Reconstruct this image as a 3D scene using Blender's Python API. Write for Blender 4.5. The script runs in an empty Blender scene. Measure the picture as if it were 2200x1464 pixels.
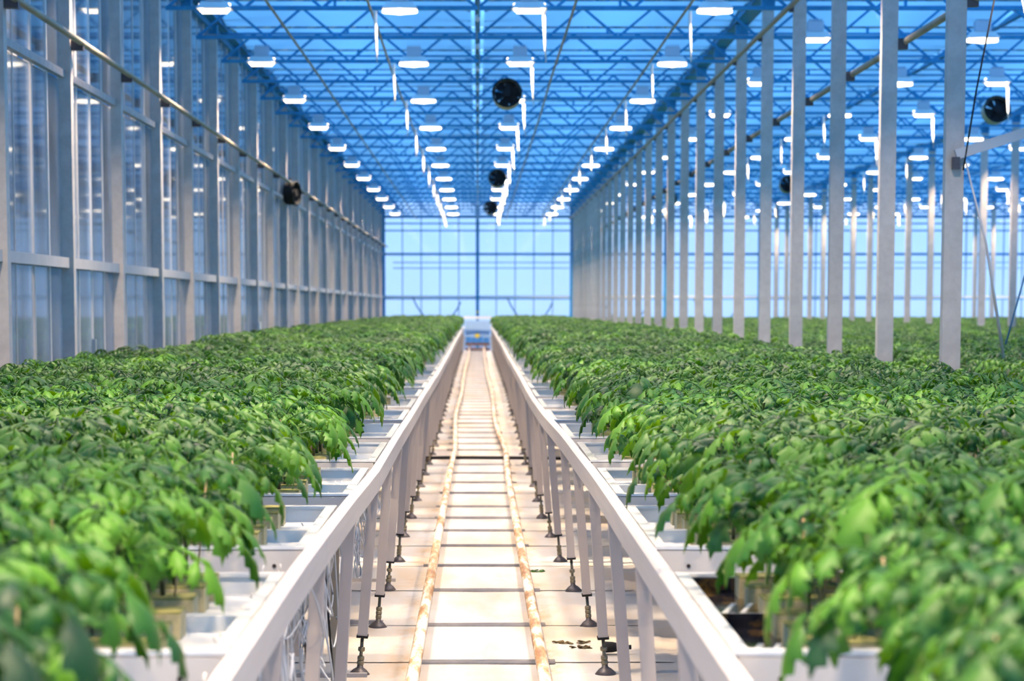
import bpy, bmesh, math, random
from mathutils import Vector, Matrix, Euler
import numpy as np
R = random.Random(7)
PI = math.pi
SC = bpy.context.scene
COL = SC.collection

# ------------------------------------------------------------------ camera
H = 1.81
cam_d = bpy.data.cameras.new('camera'); cam = bpy.data.objects.new('camera', cam_d); COL.objects.link(cam)
cam.location = (0, 0, H); cam.rotation_euler = (PI/2 - math.radians(4.78), 0, 0)
cam_d.sensor_width = 36; cam_d.lens = 72
cam_d.shift_x = 74/2200; cam_d.shift_y = 296/2200
cam_d.clip_end = 400
cam_d.dof.use_dof = True; cam_d.dof.focus_distance = 10.6; cam_d.dof.aperture_fstop = 3.4
SC.camera = cam
# ------------------------------------------------------------------ world and exposure
vs = SC.view_settings
SC.display_settings.display_device = 'sRGB'
vs.view_transform = 'Standard'; vs.look = 'None'; vs.gamma = 1; vs.use_curve_mapping = False
vs.exposure = 0.0
SC.cycles.use_denoising = True
SC.cycles.max_bounces = 6; SC.cycles.diffuse_bounces = 3; SC.cycles.glossy_bounces = 3
SC.cycles.transmission_bounces = 4; SC.cycles.transparent_max_bounces = 16
SC.cycles.caustics_reflective = False; SC.cycles.caustics_refractive = False
SC.cycles.sample_clamp_indirect = 4
SC.cycles.use_light_tree = True
SC.cycles.use_adaptive_sampling = True; SC.cycles.adaptive_threshold = 0.03; SC.cycles.adaptive_min_samples = 16
W = bpy.data.worlds.new('dusk_sky'); SC.world = W; W.use_nodes = True
nt = W.node_tree; nt.nodes.clear()
wo = nt.nodes.new('ShaderNodeOutputWorld'); bg = nt.nodes.new('ShaderNodeBackground')
tc = nt.nodes.new('ShaderNodeTexCoord'); sx = nt.nodes.new('ShaderNodeSeparateXYZ'); rp = nt.nodes.new('ShaderNodeValToRGB')
nt.links.new(tc.outputs['Generated'], sx.inputs[0]); nt.links.new(sx.outputs['Z'], rp.inputs[0])
nt.links.new(rp.outputs[0], bg.inputs[0]); nt.links.new(bg.outputs[0], wo.inputs[0])
e = rp.color_ramp.elements
e[0].position = 0.0; e[0].color = (0.23, 0.350, 0.56, 1)
e[1].position = 1.0; e[1].color = (0.15, 0.56, 1.18, 1)
e2 = e.new(0.05); e2.color = (0.205, 0.36, 0.62, 1)
e2 = e.new(0.2); e2.color = (0.15, 0.46, 0.94, 1)
SKY = 2.6
bg.inputs[1].default_value = SKY
LAMP_W = 122.0

# ------------------------------------------------------------------ materials
MATS = {}
def mat(name, col, rough=0.6, metal=0.0, noise=0.0, nscale=6.0, col2=None, bump=0.0, spec=0.5, stretch=None, randv=0.0):
    m = bpy.data.materials.new(name); m.use_nodes = True
    t = m.node_tree; p = t.nodes['Principled BSDF']
    p.inputs['Roughness'].default_value = rough; p.inputs['Metallic'].default_value = metal
    p.inputs['Specular IOR Level'].default_value = spec
    p.inputs['Base Color'].default_value = (*col, 1)
    if noise or col2:
        g = t.nodes.new('ShaderNodeTexCoord'); n = t.nodes.new('ShaderNodeTexNoise'); n.inputs['Scale'].default_value = nscale
        n.inputs['Detail'].default_value = 5; n.inputs['Roughness'].default_value = 0.62
        src = g.outputs['Object']
        if stretch:
            mp = t.nodes.new('ShaderNodeMapping'); mp.inputs['Scale'].default_value = stretch
            t.links.new(src, mp.inputs[0]); src = mp.outputs[0]
        t.links.new(src, n.inputs['Vector'])
        r = t.nodes.new('ShaderNodeValToRGB'); t.links.new(n.outputs['Fac'], r.inputs[0])
        c2 = col2 or tuple(max(0, c*(1-noise)) for c in col)
        r.color_ramp.elements[0].position = 0.36; r.color_ramp.elements[1].position = 0.64
        r.color_ramp.elements[0].color = (*c2, 1); r.color_ramp.elements[1].color = (*col, 1)
        last = r.outputs[0]
        if randv:
            oi = t.nodes.new('ShaderNodeObjectInfo'); hv = t.nodes.new('ShaderNodeHueSaturation')
            mr = t.nodes.new('ShaderNodeMapRange'); mr.inputs[3].default_value = 1-randv; mr.inputs[4].default_value = 1+randv
            t.links.new(oi.outputs['Random'], mr.inputs[0]); t.links.new(mr.outputs[0], hv.inputs['Value'])
            t.links.new(last, hv.inputs['Color']); last = hv.outputs[0]
        t.links.new(last, p.inputs['Base Color'])
        if bump:
            b = t.nodes.new('ShaderNodeBump'); b.inputs['Strength'].default_value = bump; b.inputs['Distance'].default_value = 0.01
            t.links.new(n.outputs['Fac'], b.inputs['Height']); t.links.new(b.outputs[0], p.inputs['Normal'])
    MATS[name] = m
    return m
M_COL = mat('column_steel', (0.62, 0.57, 0.53), 0.55, 0.0, 0.16, 9, bump=0.1, randv=0.1)
M_BENCH = mat('bench_aluminium', (0.79, 0.70, 0.62), 0.42, 0.1, 0.10, 3, stretch=(1, 0.3, 6))
M_LEG = mat('leg_aluminium', (0.62, 0.54, 0.49), 0.42, 0.15, 0.10, 5, stretch=(1, 1, 0.3))
M_TRUSS = mat('skylit_blue_truss', (0.02, 0.30, 0.60), 0.5, 0.0, 0.2, 7)  # blue sky light and haze put into the colour of grey steel
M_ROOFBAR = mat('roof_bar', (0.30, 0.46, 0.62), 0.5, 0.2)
M_GIRT = mat('white_girt', (0.62, 0.58, 0.56), 0.5, 0.1, 0.1, 4)
M_MULL = mat('mullion_aluminium', (0.82, 0.77, 0.72), 0.4, 0.25, 0.25, 2, stretch=(1, 1, 0.4), randv=0.25)
M_TRAY = mat('white_tray', (0.93, 0.93, 0.94), 0.16, 0.0, 0.05, 4)
M_TRAYB = mat('black_liner', (0.010, 0.010, 0.018), 0.12, 0.0, nscale=3.2, col2=(0.34, 0.19, 0.03), spec=0.6)  # amber noise patches are reflections painted into the liner colour
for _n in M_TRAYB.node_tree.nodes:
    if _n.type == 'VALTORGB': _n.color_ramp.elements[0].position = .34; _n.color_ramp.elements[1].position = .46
M_FACE = mat('tray_face', (0.76, 0.71, 0.67), 0.4, 0.05, 0.06, 5)
M_HOLE = mat('dark_hole', (0.03, 0.02, 0.02), 0.8)
M_WOOL = mat('rockwool', (0.62, 0.53, 0.30), 0.9, 0, 0.25, 30, bump=0.5)
M_MOSS = mat('mossy_top', (0.20, 0.22, 0.05), 0.9, 0, nscale=18, col2=(0.40, 0.36, 0.13), bump=0.6)
M_STEM = mat('stem', (0.11, 0.13, 0.045), 0.6, 0, nscale=8, col2=(0.055, 0.04, 0.03), stretch=(1, 1, 1.5))
M_STICK = mat('cane', (0.72, 0.50, 0.27), 0.6, 0, 0.2, 20)
M_DARK = mat('dark_rubber', (0.02, 0.02, 0.022), 0.85, spec=.2)
M_FOOT = mat('foot_grey', (0.10, 0.09, 0.10), 0.45, 0.3, 0.3, 12)
M_ROD = mat('threaded_rod', (0.20, 0.19, 0.15), 0.4, 0.7, 0.4, 20)
M_NUT = mat('nut', (0.33, 0.29, 0.2), 0.4, 0.7, 0.5, 9)
M_TIE = mat('tie_steel', (0.56, 0.52, 0.50), 0.5, 0.3, 0.25, 8)
M_CABLE = mat('white_cable', (0.80, 0.77, 0.74), 0.4)
M_WHITE = mat('white_plastic', (0.85, 0.84, 0.82), 0.4)
M_PIPE = mat('tan_pipe', (0.42, 0.36, 0.27), 0.5, 0.1, 0.25, 3)
M_HOSE = mat('blue_hose', (0.10, 0.25, 0.45), 0.5)
M_FANW = mat('fan_housing', (0.55, 0.52, 0.40), 0.5)
M_CRATE = mat('blue_crate', (0.06, 0.30, 0.80), 0.5, 0, 0.4, 12)
M_LIGHTBLUE = mat('pale_blue_sheet', (0.45, 0.66, 0.92), 0.6, 0, 0.1, 3)
M_BROWN = mat('rusty_header', (0.22, 0.11, 0.06), 0.7, 0, 0.5, 6)
M_YELLOW = mat('yellow_trap', (0.80, 0.62, 0.05), 0.6)
M_LAMP = mat('lamp_housing', (0.60, 0.66, 0.75), 0.4, 0.2)
M_DEBRIS = mat('dry_leaf', (0.10, 0.07, 0.03), 0.9)

# rusty painted rail pipe : white lime on a tan, rust flecked pipe
def rust_mat():
    m = bpy.data.materials.new('rusty_pipe'); m.use_nodes = True; t = m.node_tree; p = t.nodes['Principled BSDF']
    g = t.nodes.new('ShaderNodeTexCoord'); mp = t.nodes.new('ShaderNodeMapping'); mp.inputs['Scale'].default_value = (9, 1.6, 9)
    n = t.nodes.new('ShaderNodeTexNoise'); n.inputs['Scale'].default_value = 1.4; n.inputs['Detail'].default_value = 8; n.inputs['Roughness'].default_value = .7
    r = t.nodes.new('ShaderNodeValToRGB'); el = r.color_ramp.elements
    el[0].position = .34; el[0].color = (.30, .14, .055, 1); el[1].position = .53; el[1].color = (.84, .76, .66, 1)
    x = el.new(.44); x.color = (.50, .30, .15, 1)
    x = el.new(.49); x.color = (.66, .48, .31, 1)
    t.links.new(g.outputs['Object'], mp.inputs[0]); t.links.new(mp.outputs[0], n.inputs['Vector']); t.links.new(n.outputs['Fac'], r.inputs[0])
    t.links.new(r.outputs[0], p.inputs['Base Color']); p.inputs['Roughness'].default_value = .5
    return m
M_RUST = rust_mat()

def floor_mat():
    m = bpy.data.materials.new('ground_sheet'); m.use_nodes = True; t = m.node_tree; p = t.nodes['Principled BSDF']
    L = t.links.new
    g = t.nodes.new('ShaderNodeTexCoord')
    def noise(scale, vec, detail=5, rough=.6):
        n = t.nodes.new('ShaderNodeTexNoise'); n.inputs['Scale'].default_value = scale; n.inputs['Detail'].default_value = detail
        n.inputs['Roughness'].default_value = rough
        mp = t.nodes.new('ShaderNodeMapping'); mp.inputs['Scale'].default_value = vec
        L(g.outputs['Object'], mp.inputs[0]); L(mp.outputs[0], n.inputs['Vector']); return n.outputs['Fac']
    def ramp(src, a, b, ca, cb):
        r = t.nodes.new('ShaderNodeValToRGB'); r.color_ramp.elements[0].position = a; r.color_ramp.elements[1].position = b
        r.color_ramp.elements[0].color = ca; r.color_ramp.elements[1].color = cb; L(src, r.inputs[0]); return r.outputs[0]
    def mix(f, a, b):
        x = t.nodes.new('ShaderNodeMix'); x.data_type = 'RGBA'
        L(f, x.inputs[0])
        for s, i in ((a, 6), (b, 7)):
            if isinstance(s, tuple): x.inputs[i].default_value = s
            else: L(s, x.inputs[i])
        return x.outputs[2]
    base = ramp(noise(1.6, (1, .35, 1)), .35, .65, (.52, .47, .43, 1), (.68, .65, .62, 1))
    tan = ramp(noise(1.0, (1.6, .5, 1), 6, .7), .44, .66, (0, 0, 0, 1), (.85, .85, .85, 1))
    c = mix(tan, base, (.60, .47, .32, 1))
    # dirt beside the two pipes
    s = t.nodes.new('ShaderNodeSeparateXYZ'); L(g.outputs['Object'], s.inputs[0])
    ab = t.nodes.new('ShaderNodeMath'); ab.operation = 'ABSOLUTE'; L(s.outputs['X'], ab.inputs[0])
    su = t.nodes.new('ShaderNodeMath'); su.operation = 'SUBTRACT'; L(ab.outputs[0], su.inputs[0]); su.inputs[1].default_value = .38
    a2 = t.nodes.new('ShaderNodeMath'); a2.operation = 'ABSOLUTE'; L(su.outputs[0], a2.inputs[0])
    mr = t.nodes.new('ShaderNodeMapRange'); L(a2.outputs[0], mr.inputs[0]); mr.inputs[1].default_value = .015; mr.inputs[2].default_value = .11
    mr.inputs[3].default_value = 1; mr.inputs[4].default_value = 0
    nn = ramp(noise(3.0, (1, .6, 1), 8, .75), .48, .66, (0, 0, 0, 1), (1, 1, 1, 1))
    mu = t.nodes.new('ShaderNodeMath'); mu.operation = 'MULTIPLY'; L(mr.outputs[0], mu.inputs[0]); L(nn, mu.inputs[1])
    c = mix(mu.outputs[0], c, (.50, .32, .15, 1))
    L(c, p.inputs['Base Color']); p.inputs['Roughness'].default_value = .55
    b = t.nodes.new('ShaderNodeBump'); b.inputs['Strength'].default_value = .35; b.inputs['Distance'].default_value = .02
    L(noise(2.4, (.5, 2.5, 1), 6), b.inputs['Height']); L(b.outputs[0], p.inputs['Normal'])
    return m
M_FLOOR = floor_mat()

def leaf_mat():
    m = bpy.data.materials.new('tomato_leaf'); m.use_nodes = True; t = m.node_tree; t.nodes.clear(); L = t.links.new
    out = t.nodes.new('ShaderNodeOutputMaterial'); p = t.nodes.new('ShaderNodeBsdfPrincipled'); tr = t.nodes.new('ShaderNodeBsdfTranslucent')
    mx = t.nodes.new('ShaderNodeMixShader'); mx.inputs[0].default_value = .27
    oi = t.nodes.new('ShaderNodeObjectInfo'); g = t.nodes.new('ShaderNodeTexCoord'); n = t.nodes.new('ShaderNodeTexNoise')
    n.inputs['Scale'].default_value = 7; n.inputs['Detail'].default_value = 3
    L(g.outputs['Object'], n.inputs['Vector'])
    ad = t.nodes.new('ShaderNodeMath'); ad.operation = 'MULTIPLY_ADD'; L(oi.outputs['Random'], ad.inputs[0]); ad.inputs[1].default_value = .34
    gg = t.nodes.new('ShaderNodeNewGeometry'); sb = t.nodes.new('ShaderNodeMath'); sb.operation = 'MULTIPLY_ADD'; sb.inputs[1].default_value = .55; L(n.outputs['Fac'], sb.inputs[0])
    ri = t.nodes.new('ShaderNodeMath'); ri.operation = 'MULTIPLY'; ri.inputs[1].default_value = .36; L(gg.outputs['Random Per Island'], ri.inputs[0]); L(ri.outputs[0], sb.inputs[2]); L(sb.outputs[0], ad.inputs[2])
    r = t.nodes.new('ShaderNodeValToRGB'); L(ad.outputs[0], r.inputs[0]); el = r.color_ramp.elements
    el[0].position = .25; el[0].color = (.002, .030, .009, 1); el[1].position = 1.0; el[1].color = (.10, .28, .006, 1)
    x = el.new(.6); x.color = (.011, .098, .006, 1)
    L(r.outputs[0], p.inputs['Base Color'])
    p.inputs['Roughness'].default_value = .5; p.inputs['Specular IOR Level'].default_value = .5
    p.inputs['Sheen Weight'].default_value = .22; p.inputs['Sheen Roughness'].default_value = .35; p.inputs['Sheen Tint'].default_value = (1, .95, .45, 1)
    hv = t.nodes.new('ShaderNodeHueSaturation'); hv.inputs['Hue'].default_value = .475; hv.inputs['Value'].default_value = 1.6; hv.inputs['Saturation'].default_value = 1.05
    L(r.outputs[0], hv.inputs['Color']); L(hv.outputs[0], tr.inputs[0])
    L(p.outputs[0], mx.inputs[1]); L(tr.outputs[0], mx.inputs[2]); L(mx.outputs[0], out.inputs[0])
    return m
M_LEAF = leaf_mat()

def glass_mat(name, tint, base, haze, hazecol=(.8, .85, .9)):
    m = bpy.data.materials.new(name); m.use_nodes = True; t = m.node_tree; t.nodes.clear(); L = t.links.new
    out = t.nodes.new('ShaderNodeOutputMaterial'); tp = t.nodes.new('ShaderNodeBsdfTransparent'); tp.inputs[0].default_value = (*tint, 1)
    gl = t.nodes.new('ShaderNodeBsdfGlossy'); gl.inputs['Roughness'].default_value = .04
    fr = t.nodes.new('ShaderNodeFresnel'); fr.inputs[0].default_value = 1.35
    m1 = t.nodes.new('ShaderNodeMixShader'); L(fr.outputs[0], m1.inputs[0]); L(tp.outputs[0], m1.inputs[1]); L(gl.outputs[0], m1.inputs[2])
    df = t.nodes.new('ShaderNodeBsdfTranslucent'); df.inputs[0].default_value = (*hazecol, 1)
    d2 = t.nodes.new('ShaderNodeBsdfDiffuse'); d2.inputs[0].default_value = (*hazecol, 1)
    m3 = t.nodes.new('ShaderNodeMixShader'); L(df.outputs[0], m3.inputs[1]); L(d2.outputs[0], m3.inputs[2])
    m2 = t.nodes.new('ShaderNodeMixShader')
    g = t.nodes.new('ShaderNodeTexCoord'); mp = t.nodes.new('ShaderNodeMapping'); mp.inputs['Scale'].default_value = base
    n = t.nodes.new('ShaderNodeTexNoise'); n.inputs['Scale'].default_value = 1.5; L(g.outputs['Object'], mp.inputs[0]); L(mp.outputs[0], n.inputs['Vector'])
    mr = t.nodes.new('ShaderNodeMapRange'); L(n.outputs['Fac'], mr.inputs[0]); mr.inputs[1].default_value = .3; mr.inputs[2].default_value = .7
    mr.inputs[3].default_value = haze*.3; mr.inputs[4].default_value = haze*1.7
    L(mr.outputs[0], m2.inputs[0]); L(m1.outputs[0], m2.inputs[1]); L(m3.outputs[0], m2.inputs[2]); L(m2.outputs[0], out.inputs[0])
    return m
M_GLASS = glass_mat('wall_glass', (.95, .98, 1), (1, 1, .3), .17)
M_ENDG = glass_mat('end_glass', (.97, .99, 1), (.5, .5, .5), .03)
M_ROOFG = glass_mat('roof_glass', (.90, .95, 1), (.2, .6, .2), .06)
def emit_mat(name, col, s):
    m = bpy.data.materials.new(name); m.use_nodes = True; t = m.node_tree; t.nodes.clear()
    o = t.nodes.new('ShaderNodeOutputMaterial'); e = t.nodes.new('ShaderNodeEmission'); e.inputs[0].default_value = (*col, 1); e.inputs[1].default_value = s
    t.links.new(e.outputs[0], o.inputs[0]); return m
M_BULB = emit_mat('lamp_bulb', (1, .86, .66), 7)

# ------------------------------------------------------------------ mesh helpers
class MB:
    def __init__(s): s.v = []; s.f = []; s.sm = []; s.mi = []; s.cur = 0
    def add(s, vs, fs, smooth=False):
        o = len(s.v); s.v += [tuple(v) for v in vs]; s.f += [tuple(i+o for i in f) for f in fs]
        s.sm += [smooth]*len(fs); s.mi += [s.cur]*len(fs); return s
    def box(s, c, d, rot=None):
        x, y, z = d[0]/2, d[1]/2, d[2]/2
        vs = [Vector(p) for p in ((-x,-y,-z),(x,-y,-z),(x,y,-z),(-x,y,-z),(-x,-y,z),(x,-y,z),(x,y,z),(-x,y,z))]
        if rot is not None: vs = [rot @ v for v in vs]
        c = Vector(c); vs = [v+c for v in vs]
        return s.add(vs, [(0,3,2,1),(4,5,6,7),(0,1,5,4),(1,2,6,5),(2,3,7,6),(3,0,4,7)])
    def bb(s, x0, x1, y0, y1, z0, z1): return s.box(((x0+x1)/2,(y0+y1)/2,(z0+z1)/2),(abs(x1-x0),abs(y1-y0),abs(z1-z0)))
    def bar(s, a, b, w, h):            # box bar between two points
        a, b = Vector(a), Vector(b); d = b-a; L = d.length
        q = d.to_track_quat('Y', 'Z').to_matrix()
        return s.box((a+b)/2, (w, L, h), q)
    def tube(s, pts, rad, n=8, caps=True):
        pts = [Vector(p) for p in pts]; k = len(pts)
        rs = rad if isinstance(rad, (list, tuple)) else [rad]*k
        vs = []; 
        up = Vector((0, 0, 1))
        for i, p in enumerate(pts):
            d = (pts[min(i+1, k-1)] - pts[max(i-1, 0)]).normalized()
            u = up if abs(d.z) < .9 else Vector((0, 1, 0))
            a = d.cross(u).normalized(); b = a.cross(d).normalized()
            for j in range(n):
                t = 2*PI*j/n; vs.append(p + (a*math.cos(t) + b*math.sin(t))*rs[i])
        fs = [(i*n+j, i*n+(j+1) % n, (i+1)*n+(j+1) % n, (i+1)*n+j) for i in range(k-1) for j in range(n)]
        o = len(s.v)
        s.add(vs, fs, True)
        if caps:
            s.f += [tuple(o+j for j in range(n))[::-1], tuple(o+(k-1)*n+j for j in range(n))]; s.sm += [False]*2; s.mi += [s.cur]*2
        return s
    def lathe(s, prof, c=(0,0,0), n=14):   # prof: (r,z) list
        vs = [(c[0]+r*math.cos(2*PI*j/n), c[1]+r*math.sin(2*PI*j/n), c[2]+z) for r, z in prof for j in range(n)]
        fs = [(i*n+j, i*n+(j+1) % n, (i+1)*n+(j+1) % n, (i+1)*n+j) for i in range(len(prof)-1) for j in range(n)]
        return s.add(vs, fs, True)
    def mesh(s, name, mats):
        me = bpy.data.meshes.new(name); me.from_pydata(s.v, [], s.f)
        for m in (mats if isinstance(mats, (list, tuple)) else [mats]): me.materials.append(m)
        me.polygons.foreach_set('use_smooth', s.sm)
        if any(s.mi): me.polygons.foreach_set('material_index', s.mi)
        me.update(); return me
    def obj(s, name, mats, parent=None): return put(name, s.mesh(name, mats), parent)
def put(name, me, parent=None, loc=None, rot=None, scale=None):
    o = bpy.data.objects.new(name, me); COL.objects.link(o)
    if parent is not None: o.parent = parent
    if loc is not None: o.location = loc
    if rot is not None: o.rotation_euler = rot
    if scale is not None: o.scale = scale
    return o
def tag(o, label=None, cat=None, group=None, kind=None):
    if label: o['label'] = label
    if cat: o['category'] = cat
    if group: o['group'] = group
    if kind: o['kind'] = kind
    return o
def thing(name, loc, label, cat, group=None, rz=0):
    o = bpy.data.objects.new(name, None); COL.objects.link(o); o.location = loc; o.rotation_euler = (0, 0, rz)
    o.empty_display_size = .1
    return tag(o, label, cat, group)
def struct(name, loc=(0, 0, 0)):
    o = bpy.data.objects.new(name, None); COL.objects.link(o); o.location = loc; o['kind'] = 'structure'; return o
ONES = ['first','second','third','fourth','fifth','sixth','seventh','eighth','ninth','tenth','eleventh','twelfth','thirteenth','fourteenth',
        'fifteenth','sixteenth','seventeenth','eighteenth','nineteenth']
TENS = {2:('twentieth','twenty'),3:('thirtieth','thirty'),4:('fortieth','forty'),5:('fiftieth','fifty'),6:('sixtieth','sixty')}
def nth(i):          # 1 -> first
    if i < 20: return ONES[i-1]
    a, b = divmod(i, 10)
    return TENS[a][0] if b == 0 else TENS[a][1]+'-'+ONES[b-1]

S = 2.816            # column spacing along the house
Y_END = 87.7
CY = [14.56+S*k for k in range(26)]          # column / truss positions
Z_CH, Z_TOP = 5.585, 6.07
def vis(x, y): return abs(x-0.1*0) < .285*y + 1.2

# ------------------------------------------------------------------ floor
b = MB(); NX = 28; 
b.bb(-30, 30, -6, 92, -.2, 0)
fl = b.obj('floor', M_FLOOR); fl['kind'] = 'structure'
sheet_y = [5.2, 9.15, 10.45, 11.67, 13.1, 14.35, 15.6, 16.6, 17.6, 18.6, 20.0, 21.2, 22.4, 23.6]

# ------------------------------------------------------------------ ceiling: saddle roofs of glass between gutters
ceil = struct('ceiling')
for gx in range(-20, 29, 4):
    b = MB(); y0 = -6
    gw = .11 if gx % 8 else .028
    b.bb(gx-gw, gx+gw, y0, Y_END, 6.08, 6.10); b.bb(gx-gw-.01, gx-gw+.01, y0, Y_END, 6.08, 6.2); b.bb(gx+gw-.01, gx+gw+.01, y0, Y_END, 6.08, 6.2)
    b.obj('gutter', M_TRUSS, ceil)
for rx in range(-18, 28, 4):
    b = MB(); b.bb(rx-.04, rx+.04, -6, Y_END, 6.98, 7.06); b.obj('ridge_beam', M_ROOFBAR, ceil)
    for sgn in (-1, 1):
        a0 = Vector((rx+sgn*.04, 0, 7.02)); a1 = Vector((rx+sgn*1.9, 0, 6.17))
        b = MB(); vs = []
        for y in (-6, Y_END):
            for p, dz in ((a0, 0), (a1, 0), (a1, .006), (a0, .006)): vs.append((p.x, y, p.z+dz))
        b.add(vs, [(0,1,2,3),(7,6,5,4),(0,4,5,1),(1,5,6,2),(2,6,7,3),(3,7,4,0)])
        b.obj('roof_glass', M_ROOFG, ceil)
        b = MB(); y = -5.5
        while y < Y_END:
            b.bar((a0.x, y, a0.z-.03), (a1.x, y, a1.z-.03), .03, .05); y += 1.0
        o = b.obj('glazing_bar_row', M_ROOFBAR, ceil); o['kind'] = 'stuff'
    b = MB(); y = 1.0
    while y < Y_END:
        if vis(rx, y): b.bar((rx, y, 6.96), (rx, y, 6.2), .03, .03)
        y += S

M_SCREEN = None
def screen_mat():
    m = bpy.data.materials.new('energy_screen'); m.use_nodes = True; t = m.node_tree; t.nodes.clear(); L = t.links.new
    o = t.nodes.new('ShaderNodeOutputMaterial'); a = t.nodes.new('ShaderNodeBsdfTranslucent'); a.inputs[0].default_value = (.93, .96, 1, 1)
    d = t.nodes.new('ShaderNodeBsdfDiffuse'); d.inputs[0].default_value = (.8, .85, .9, 1); tp = t.nodes.new('ShaderNodeBsdfTransparent')
    m1 = t.nodes.new('ShaderNodeMixShader'); m1.inputs[0].default_value = .12; L(a.outputs[0], m1.inputs[1]); L(d.outputs[0], m1.inputs[2])
    m2 = t.nodes.new('ShaderNodeMixShader'); g = t.nodes.new('ShaderNodeTexCoord'); n = t.nodes.new('ShaderNodeTexNoise'); n.inputs['Scale'].default_value = .7
    mr = t.nodes.new('ShaderNodeMapRange'); L(g.outputs['Object'], n.inputs['Vector']); L(n.outputs['Fac'], mr.inputs[0]); mr.inputs[3].default_value = .04; mr.inputs[4].default_value = .22
    L(mr.outputs[0], m2.inputs[0]); L(m1.outputs[0], m2.inputs[1]); L(tp.outputs[0], m2.inputs[2]); L(m2.outputs[0], o.inputs[0]); return m
M_SCREEN = screen_mat()
def screen_mesh():
    b = MB(); nx, ny = 12, 5; vs = []
    for i in range(nx+1):
        for j in range(ny+1):
            x = -3.85+7.7*i/nx; y = .12+(S-.24)*j/ny
            vs.append((x, y, 6.10+.10*math.sin(PI*j/ny)+.03*math.sin(i*1.9)*math.sin(PI*j/ny)))
    fs = [(i*(ny+1)+j, (i+1)*(ny+1)+j, (i+1)*(ny+1)+j+1, i*(ny+1)+j+1) for i in range(nx) for j in range(ny)]
    b.add(vs, fs, True); return b.mesh('screen_strip', M_SCREEN)
SM = screen_mesh()
for bay in range(-2, 4):
    for k in range(-6, 26):
        y = 17.9+S*k
        if y+S > Y_END or abs(bay*8)-4 > .27*y+.8: continue
        put('screen_strip', SM, ceil, (bay*8, y, 0))

# ------------------------------------------------------------------ far wall
wf = struct('wall_far')
mull = MB().bb(-.022, .022, -.03, .03, .5, 6.3).mesh('mullion', M_ROOFBAR)
p_lo = MB().bb(-.37, .37, -.004, .004, .56, 2.19).mesh('glass_pane', M_ENDG)
p_mi = MB().bb(-.37, .37, -.004, .004, 2.30, 4.00).mesh('glass_pane', M_ENDG)
p_hi = MB().bb(-.37, .37, -.004, .004, 4.11, 6.0).mesh('glass_pane', M_ENDG)
for k in range(-28, 34):
    x = k*.8
    if k % 10 != 5 or True: put('mullion', mull, wf, (x, Y_END, 0))
    for m in (p_lo, p_mi, p_hi): put('glass_pane', m, wf, (x+.4, Y_END, 0))
for z, h, m in ((2.24, .10, M_WHITE), (2.155, .05, M_TRUSS), (4.055, .10, M_TRUSS), (5.05, .06, M_TRUSS), (5.35, .06, M_TRUSS), (5.62, .08, M_TRUSS), (.52, .12, M_GIRT)):
    MB().bb(-24, 28, Y_END-.08, Y_END-.03, z-h/2, z+h/2).obj('girt', m, wf)
for k in range(-5, 8): MB().bb(4*k-.07, 4*k+.07, Y_END-.18, Y_END-.08, 0, 6.1).obj('wall_post', M_TRUSS, wf)
MB().bb(-24, 28, Y_END-.06, Y_END+.1, 0, .47).obj('plinth', M_LIGHTBLUE, wf)
for z, x0, x1 in ((3.46, -3.6, 3.9), (3.70, -3.6, 3.9), (3.46, 4.2, 26), (3.70, 4.2, 26)):
    MB().tube([(x0, Y_END-.14, z), (x1, Y_END-.14, z)], .025, 6).obj('heating_pipe', M_LIGHTBLUE, wf)

# hoses sagging below the far girt
for i, (xa, xb) in enumerate(((-2.75, -.72), (1.28, 3.2), (5.3, 7.3), (9.2, 11.2), (13.3, 15.3))):
    pts = [(xa+(xb-xa)*t, Y_END-.11, 2.2-1.02*math.sin(PI*t)**.8*(1 if i < 5 else .8)-.18*t) for t in [j/14 for j in range(15)]]
    o = MB().tube(pts, .035, 6).obj('sagging_hose', M_HOSE)
    tag(o, 'dark blue hose sagging from the far wall girt, %s from the left' % nth(i+1), 'hose', 'hoses on the far wall')

# ------------------------------------------------------------------ left glass partition
wl = struct('wall_left')
XL = -4.06
LY = [14.56+S*k for k in range(-3, 26)]
gir = MB().bb(-.05, .05, 0, S-.16, -.05, .05).mesh('girt', M_GIRT)
girb = MB().bb(-.035, .035, 0, S-.16, -.035, .035).mesh('girt', M_TIE)
NP = 4
pw = (S)/NP
lv = ((.75, 2.19), (2.29, 4.01), (4.11, 6.0))
pane = [MB().bb(-.004, .004, .02, pw-.02, a, c).mesh('glass_pane', M_GLASS) for a, c in lv]
mul_w = MB().bb(-.055, .015, -.02, .02, .6, 6.0).mesh('mullion', M_MULL)
mul_n = MB().bb(-.03, .01, -.015, .015, .6, 6.0).mesh('mullion', M_MULL)
for k, y in enumerate(LY):
    near = y < 48
    put('girt', gir, wl, (XL+.03, y+.08, 2.24)); put('girt', girb, wl, (XL+.03, y+.08, 4.06))
    if near:
        for j in range(NP):
            put('mullion', R.choice((mul_w, mul_w, mul_n)), wl, (XL, y+pw*j+R.uniform(-.03, .03), 0))
            if R.random() < .85: put('mullion', mul_n, wl, (XL-.02, y+pw*j+R.uniform(.1, .3), 0))
            for i, m in enumerate(pane): put('glass_pane', m, wl, (XL, y+pw*j, 0), (0, 0, R.uniform(-.006, .006)))
b = MB(); g = MB()
for y in [yy for yy in LY if yy >= 48]:
    for j in range(NP):
        yy = y+pw*j
        b.bb(XL-.055, XL+.015, yy-.02, yy+.02, .6, 6.0)
        for a, c in lv: g.bb(XL-.004, XL+.004, yy+.02, yy+pw-.02, a, c)
b.obj('mullion_row', M_MULL, wl)['kind'] = 'stuff'; g.obj('glass_pane_row', M_GLASS, wl)['kind'] = 'stuff'
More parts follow.
